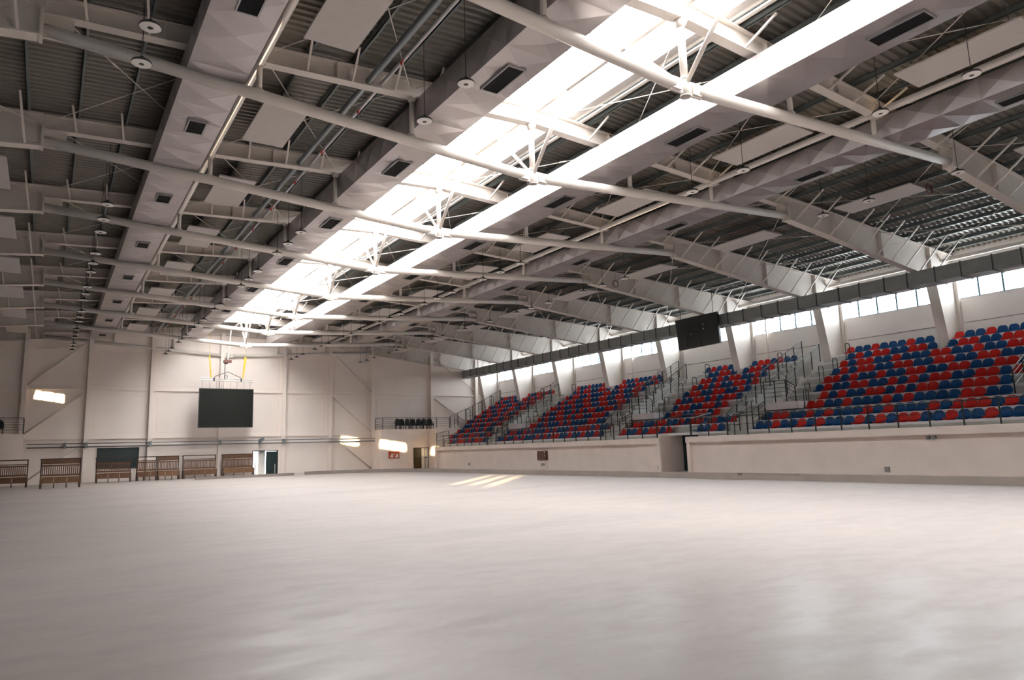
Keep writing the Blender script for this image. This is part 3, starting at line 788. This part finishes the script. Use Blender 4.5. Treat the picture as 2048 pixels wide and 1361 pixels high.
# ---------------------------------------------------------------- big screen and its hoist
YS = 61.6
t = thing('video_screen', 'large dark rectangular screen hanging in front of the end wall', 'screen', (12.3, YS, 4.06))
obj('panel', MB().box(10.2, 14.39, YS-.0, YS+.22, 4.06, 7.2), SCREEN, t)
m = MB()
for q in ((10.17, 14.42, 4.03, 4.09), (10.17, 14.42, 7.17, 7.23), (10.17, 10.22, 4.03, 7.23), (14.37, 14.42, 4.03, 7.23)): m.box(q[0], q[1], YS-.02, YS+.24, q[2], q[3])
obj('frame', m, SCOREM, t)
m = MB()
for x in (10.4, 10.95, 11.5, 11.9, 12.05, 12.6, 13.1, 13.65, 14.15): m.tube((x, YS+.11, 7.2), (x, YS+.11, 7.95), .012, 5)
obj('hanger_wire', m, PIPEG, t)
t2 = thing('lifting_bar', 'thin pale double bar hanging above the big screen', 'bar', (12.2, YS+.11, 7.9))
m = MB().tube((10.2, YS+.11, 7.92), (14.4, YS+.11, 7.85), .035, 8); m.tube((10.2, YS+.11, 8.1), (14.4, YS+.11, 8.03), .035, 8)
obj('bar', m, PIPEL, t2)
t3 = thing('chain_hoist', 'dark red hoist with chain and spreader arms above the big screen', 'hoist', (12.25, YS+.1, 9.4))
m = MB().box(11.98, 12.58, YS-.1, YS+.3, 9.42, 9.62); m.box(12.05, 12.3, YS, YS+.25, 9.3, 9.44); obj('motor', m, BROWNC, t3)
obj('chain', MB().tube((12.1, YS+.1, 9.35), (12.1, YS+.1, 8.0), .03, 6), BLACK, t3)
obj('spreader', MB().path([(11.3, YS+.1, 8.1), (11.35, YS+.1, 8.25), (12.35, YS+.1, 8.65), (13.35, YS+.1, 8.2), (13.4, YS+.1, 8.05)], .022, 6), BLACK, t3)
for x in (11.28, 13.42): obj('hook', MB().tube((x, YS+.1, 8.12), (x, YS+.1, 7.85), .055, 8), BLACK, t3)
m = MB()
for i in range(14):
    a, b = 2*PI*i/14, 2*PI*(i+1)/14; m.tube((12.2+.13*math.cos(a), YS+.1, 8.25+.13*math.sin(a)), (12.2+.13*math.cos(b), YS+.1, 8.25+.13*math.sin(b)), .025, 6)
obj('pulley', m, PIPEG, t3)
obj('trolley_bar', MB().tube((12.3, YS+.1, 9.6), (12.5, YS+.1, 12.3), .05, 8), WHITE, t3)
for x0, x1, w0, lab in ((10.86, 11.05, .1, 'slim yellow strap above the screen on the bench side'), (13.72, 13.55, .2, 'wide yellow strap above the screen on the stand side')):
    m = MB(); z0, z1 = 9.95, 8.1
    m.add([(x0-w0/2, YS+.1, z0), (x0+w0/2, YS+.1, z0), (x1+.05, YS+.1, z1), (x1-.05, YS+.1, z1), (x0-w0/2, YS+.13, z0), (x0+w0/2, YS+.13, z0), (x1+.05, YS+.13, z1), (x1-.05, YS+.13, z1)],
        [(0,1,2,3),(7,6,5,4),(0,4,5,1),(1,5,6,2),(2,6,7,3),(3,7,4,0)])
    m.tube((x0, YS+.11, z0), (x0, YS+.11, 12.0), .012, 5)
    tag(obj('lifting_strap', m, YEL, origin=(x0, YS+.1, z1)), lab, 'strap')

# ---------------------------------------------------------------- timber benches by the end wall
def bench(x0, x1, y, label, back=True, seed=1):
    rnd = random.Random(seed); H = 1.86
    t = thing('team_bench', label, 'bench', ((x0+x1)/2, y, 0), 'timber benches along the end wall')
    m = MB()
    for x in (x0, x1):
        m.box(x-.035, x+.035, y+.1, y+.17, 0, H); m.box(x-.035, x+.035, y-.55, y+.2, 0, .07); m.box(x-.03, x+.03, y-.5, y-.43, 0, .62); m.box(x-.03, x+.03, y-.5, y+.17, .56, .63)
    m.box(x0, x1, y+.1, y+.17, H-.07, H); m.box(x0, x1, y+.1, y+.17, H-.36, H-.30); m.box(x0-.08, x0, y+.1, y+.17, H-.1, H-.03)
    obj('frame', m, IRON, t)
    n = int((x1-x0)/.115)
    m = MB()
    for i in range(n):
        a = x0+.05+(x1-x0-.1)*i/n; m.box(a, a+.062, y+.04, y+.08, .82, H-.42)
    obj('back_slat', m, WOOD, t)
    m = MB().box(x0+.02, x1-.02, y+.02, y+.1, H-.5, H-.4); m.box(x0+.02, x1-.02, y+.02, y+.1, .74, .86); obj('back_board', m, WOOD, t)
    if back: obj('top_board', MB().box(x0+.04, x1-.04, y+.05, y+.1, H-.33, H-.07), WOOD, t)
    obj('seat_plank', MB().box(x0-.02, x1+.02, y-.5, y+.05, .63, .70), WOODL, t)
    m = MB(); q = (x1-x0)/3
    for i in range(3): m.box(x0+i*q+.01, x0+(i+1)*q-.01, y-.53, y-.50, .30, .66)
    obj('front_board', m, WOODL if back else WOOD, t)
    for i in range(4):
        x = x0+.05+(x1-x0-.1)*i/3; obj('leg', MB().box(x-.03, x+.03, y-.46, y-.40, 0, .34), IRON, t)
    return t
bench(-3.4, -.95, 58.6, 'brown timber bench below the small dark balcony, farthest from the screen', False, 1)
bench(-.17, 1.95, 54.2, 'timber bench with brown top board standing out from the others', True, 2)
bench(3.25, 5.5, 61.6, 'timber bench in front of the dark green hatch', False, 3)
bench(6.0, 7.35, 62.3, 'narrow timber bench with open top rail next to the hatch', False, 4)
bench(7.45, 8.95, 62.3, 'short timber bench with boarded top beside the narrow open-topped one', True, 5)
bench(9.35, 11.8, 62.7, 'timber bench with open top rail directly below the screen', False, 6)
bench(12.4, 14.85, 63.0, 'timber bench with boarded top next to the open doorway', True, 7)

# ---------------------------------------------------------------- balconies beside the end wall
def balcony(x0, x1, name, lab):
    t = thing(name, lab, 'balcony', ((x0+x1)/2, 63, 0)); t['kind'] = 'structure'
    return t
YBL = 62.0
t = balcony(26.15, 34.6, 'wall_balcony', 'pale plastered balcony block beside the end wall with a doorway')
m = MB(); wall_y(m, YBL, YBL+.2, 26.15, 31.2, 0, 3.55, [(29.4, 31.02, 0, 1.98)])
m.box(26.15, 26.35, YBL+.2, YW, 0, 3.55)
obj('front_wall', m, PLASTER, t)
obj('deck_slab', MB().box(26.15, 34.6, YBL-.02, YW, 3.55, 3.75), PLASTER, t)
t = thing('door_2', 'double door under the pale balcony, one bronze leaf and one white leaf', 'door', (30.2, YBL, 0)); t['kind'] = 'structure'
lf = obj('door_leaf', MB().box(29.45, 30.2, YBL+.04, YBL+.09, 0, 1.93), OLIVE, t); obj('pull_bar', MB().box(29.5, 29.56, YBL-.02, YBL+.04, .8, 1.1), BLACK, lf)
lf = obj('open_leaf', MB().box(30.24, 30.96, YBL+.04, YBL+.09, 0, 1.95), DOORW, t); obj('pull_bar', MB().box(30.7, 30.8, YBL-.02, YBL+.04, .95, 1.1), BLACK, lf)
m = MB()
for q in ((29.4, 29.45, 0, 1.98), (30.18, 30.24, 0, 1.98), (30.97, 31.03, 0, 1.98), (29.4, 31.02, 1.93, 1.98)): m.box(q[0], q[1], YBL-.01, YBL+.2, q[2], q[3])
m.box(30.6, 30.64, YBL+.02, YBL+.045, 0, 1.93)
obj('frame', m, BLACK, t)
# red cabinet sign with two white flame-like marks
t = thing('hose_sign', 'red rectangular sign with two white marks on the pale balcony wall', 'sign', (27.37, YBL, 1.35))
obj('board', MB().box(26.85, 27.9, YBL-.09, YBL, 1.04, 1.67), REDS, t)
m = MB()
for dx in (0, .52):
    pl = [(26.93+dx+a, 1.12+b) for a, b in ((0, 0), (.33, 0), (.36, .1), (.31, .3), (.26, .41), (.22, .40), (.16, .33), (.12, .22), (.05, .13))]
    m.prism_xz(pl, YBL-.1, YBL-.09)
obj('mark', m, WHITES, t)
m = MB().prism_xz([(27.33, 1.35), (27.42, 1.35), (27.40, 1.58), (27.35, 1.58)], YBL-.1, YBL-.09); obj('bar_mark', m, WHITES, t)
rail('black railing along the pale balcony with the black chairs', [(26.25, 63.7, 3.75), (26.3, YBL+.1, 3.75), (33.4, YBL+.1, 3.75)], 1.08, 4, 1.35)
# black chairs on the balcony
def chair(x, y, z, rz, label):
    t = thing('lounge_chair', label, 'chair', (x, y, z), 'black chairs on the balcony'); t.rotation_euler = (0, 0, rz)
    o = Vector((x, y, z))
    def B(*a): return MB().box(x+a[0], x+a[1], y+a[2], y+a[3], z+a[4], z+a[5])
    obj('seat', B(-.26, .26, -.28, .25, .38, .48), BLACK, t)
    m = MB(); n = 9
    P = []
    for i in range(n):
        a = PI*i/(n-1); P.append((-.27*math.cos(a), .62+.42*math.sin(a)**.6))
    poly = [(x-.27, z+.45)]+[(x+p, z+q) for p, q in P]+[(x+.27, z+.45)]
    obj('backrest', m.prism_xz(poly, y+.2, y+.28), BLACK, t)
    for s in (-1, 1): obj('armrest', B(s*.27-.03, s*.27+.03, -.22, .25, .58, .64), BLACK, t)
    for sx in (-1, 1):
        for sy in (-1, 1): obj('leg', B(sx*.23-.02, sx*.23+.02, sy*.22-.02, sy*.22+.02, 0, .4), BLACK, t)
for i in range(7):
    chair(28.15+i*.58, 62.75+.25*(i % 2), 3.75, .15*((i*37 % 5)-2), 'black chair on the pale balcony, %s from the stands end of its row' % nth(7-i) if i else 'black chair at the end of the balcony row, nearest the long end wall')
# darker balcony on the bench side
t = balcony(-8, -.9, 'wall_balcony_small', 'pale balcony block at the far corner on the bench side')
m = MB().box(-9.2, -1.4, YBL, YBL+.25, 1.9, 3.72); m.box(-9.2, -1.4, YBL+.25, YW, 3.5, 3.72); obj('front_wall', m, PLASTER, t)
rail('black railing on the corner balcony on the bench side', [(-9.0, YBL+.1, 3.72), (-1.45, YBL+.1, 3.72), (-1.45, 63.8, 3.72)], 1.15, 5, 1.6)
for i in range(3): chair(-2.9-i*.62, 62.8, 3.72, .1*i, 'black chair behind the corner balcony railing, %s from its end post' % nth(i+1))

# ---------------------------------------------------------------- scoreboard, cabinets, sockets on the stand side
t = thing('scoreboard', 'black hanging board in front of the grey duct and windows', 'scoreboard', (35.5, 31.3, 7.75))
m = MB().add([(35.45, 29.55, 7.86), (35.45, 33.05, 7.80), (35.3, 33.12, 9.86), (35.3, 29.5, 9.86), (35.62, 29.55, 7.86), (35.62, 33.05, 7.80), (35.47, 33.12, 9.86), (35.47, 29.5, 9.86)],
    [(0,3,2,1),(4,5,6,7),(0,1,5,4),(1,2,6,5),(2,3,7,6),(3,0,4,7)])
obj('board', m, SCOREM, t)
m = MB()
for y, z0, z1 in ((32.3, 7.95, 8.7), (31.15, 7.95, 8.75)):
    for k in range(4): m.box(35.36+.0, 35.46, y-.03, y+.03, z0+k*(z1-z0)/4, z0+(k+.75)*(z1-z0)/4)
obj('tube_mark', m, mat('dim_mark', (.06, .075, .075), .4), t)
m = MB()
for y, z in ((30.75, 9.25), (30.75, 8.95), (31.8, 8.75)): m.box(35.33, 35.40, y-.04, y+.04, z-.05, z+.05)
obj('lamp_dot', m, PIPEG, t)
for y in (29.9, 32.7): obj('hanger', MB().tube((35.4, y, 9.86), (35.4, y, topz(35.4-XC)+.02), .02, 6), BLACK, t)
t = thing('hose_cabinet', 'brown cabinet above a white box on the pale front wall', 'cabinet', (XP, 41.7, .2))
obj('door', MB().box(XP-.02, XP+.2, 41.22, 42.25, .72, 1.37), BROWNC, t)
m = MB().box(XP-.04, XP-.02, 41.26, 41.34, 1.22, 1.3); m.box(XP-.04, XP-.02, 41.24, 41.32, .98, 1.06); obj('latch', m, WHITES, t)
obj('lower_box', MB().box(XP+.1, XP+.2, 41.28, 42.15, .12, .70), PLASTER, t)
obj('label_plate', MB().box(XP+.09, XP+.1, 41.5, 41.95, .3, .5), BOX, t)
for y, z, lab in ((30.2, .12, 'small grey socket low on the front wall beside the tunnel'), (16.7, .14, 'grey socket box low on the nearest stretch of front wall'), (52.5, .3, 'small socket low on the far stretch of front wall')):
    tag(obj('wall_socket', MB().box(XP+.14, XP+.2, y-.11, y+.11, z, z+.2), BOX, origin=(XP+.04, y, z)), lab, 'socket')
t = thing('wall_spotlight', 'small twin spotlight under the cap of the nearest front wall', 'spotlight', (XP, 14.7, 1.5))
m = MB()
for dy in (-.12, .12): m.tube((XP+.02, 14.7+dy, 1.5), (XP+.15, 14.7+dy, 1.52), .07, 12)
obj('lamp_head', m, PIPEG, t); obj('base', MB().box(XP+.14, XP+.2, 14.5, 14.9, 1.46, 1.56), PLASTER, t)
for n in (2, 4):
    o = obj('downpipe', MB().tube((XR-.15, F(n)+5.3, 3.6), (XR-.15, F(n)+5.3, 10.6), .06, 10), WHITE, None, True, origin=(XR-.15, F(n)+5.3, 3.6)); tag(o, 'white downpipe on the window wall, %s the tunnel' % ('nearer than' if n == 2 else 'beyond'), 'pipe')

# bench-side stand (mirror of the seating, closed steps)
m = MB()
for i in range(10, 0, -1):
    xa = 2*XC-fx(i); xb = 2*XC-(fx(i-1)+.02) if i > 1 else XL
    m.box(xb, xa, 3, 58, 0 if i == 10 else tz(i)-1, tz(i))
m.box(2*XC-30.9, 2*XC-XP-.06, 3, 58, 0, PZ)
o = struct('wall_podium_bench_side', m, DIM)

# ---------------------------------------------------------------- light
W = bpy.data.worlds.new('sky'); bpy.context.scene.world = W; W.use_nodes = True
bg = W.node_tree.nodes['Background']; bg.inputs['Color'].default_value = (.97, .985, 1.0, 1); bg.inputs['Strength'].default_value = 7.0
def portal(loc, rot, sx, sy):
    l = bpy.data.lights.new('sky_portal', 'AREA'); l.shape = 'RECTANGLE'; l.size = sx; l.size_y = sy; l.cycles.is_portal = True
    o = bpy.data.objects.new('sky_portal', l); C.objects.link(o); o.location = loc; o.rotation_euler = rot
portal((XC, (SY0+SY1)/2, 13.75), (0, 0, 0), 2*SKU, SY1-SY0)
portal((XR+.32, 25, 9.54), (0, PI/2, 0), 1.52, 78)
for h in lh: portal((XL-.32, (h[0]+h[1])/2, (h[2]+h[3])/2), (0, -PI/2, 0), h[3]-h[2], h[1]-h[0])
sl = bpy.data.lights.new('low_sun', 'SUN'); sl.energy = 23; sl.angle = math.radians(.4); sl.color = (1, .78, .46)
so = bpy.data.objects.new('low_sun', sl); C.objects.link(so)
so.rotation_euler = Vector((1, 1.16, -.16)).to_track_quat('-Z', 'Y').to_euler(); so.location = (-40, -60, 20)

# ---------------------------------------------------------------- camera
yaw, pit, rol, foc = .58529483, .15390683, -.0306201, 1404.133
fwd = Vector((math.sin(yaw)*math.cos(pit), math.cos(yaw)*math.cos(pit), math.sin(pit))); right = Vector((math.cos(yaw), -math.sin(yaw), 0)); up = right.cross(fwd)
r2 = right*math.cos(rol)+up*math.sin(rol); u2 = -right*math.sin(rol)+up*math.cos(rol)
cd = bpy.data.cameras.new('camera'); cam = bpy.data.objects.new('camera', cd); C.objects.link(cam)
cam.matrix_world = Matrix(((r2.x, u2.x, -fwd.x, 0), (r2.y, u2.y, -fwd.y, 0), (r2.z, u2.z, -fwd.z, CAMZ), (0, 0, 0, 1)))
cd.sensor_width = 36; cd.lens = foc*36/2048; cd.clip_end = 500; cd.clip_start = .05
sc = bpy.context.scene; sc.camera = cam
sc.view_settings.view_transform = 'Standard'; sc.view_settings.look = 'None'; sc.view_settings.gamma = 1; sc.view_settings.use_curve_mapping = False
sc.view_settings.exposure = 1.7
sc.cycles.max_bounces = 10; sc.cycles.diffuse_bounces = 6; sc.cycles.transparent_max_bounces = 12; sc.cycles.caustics_reflective = False
sc.cycles.use_denoising = True; sc.cycles.sample_clamp_indirect = 8
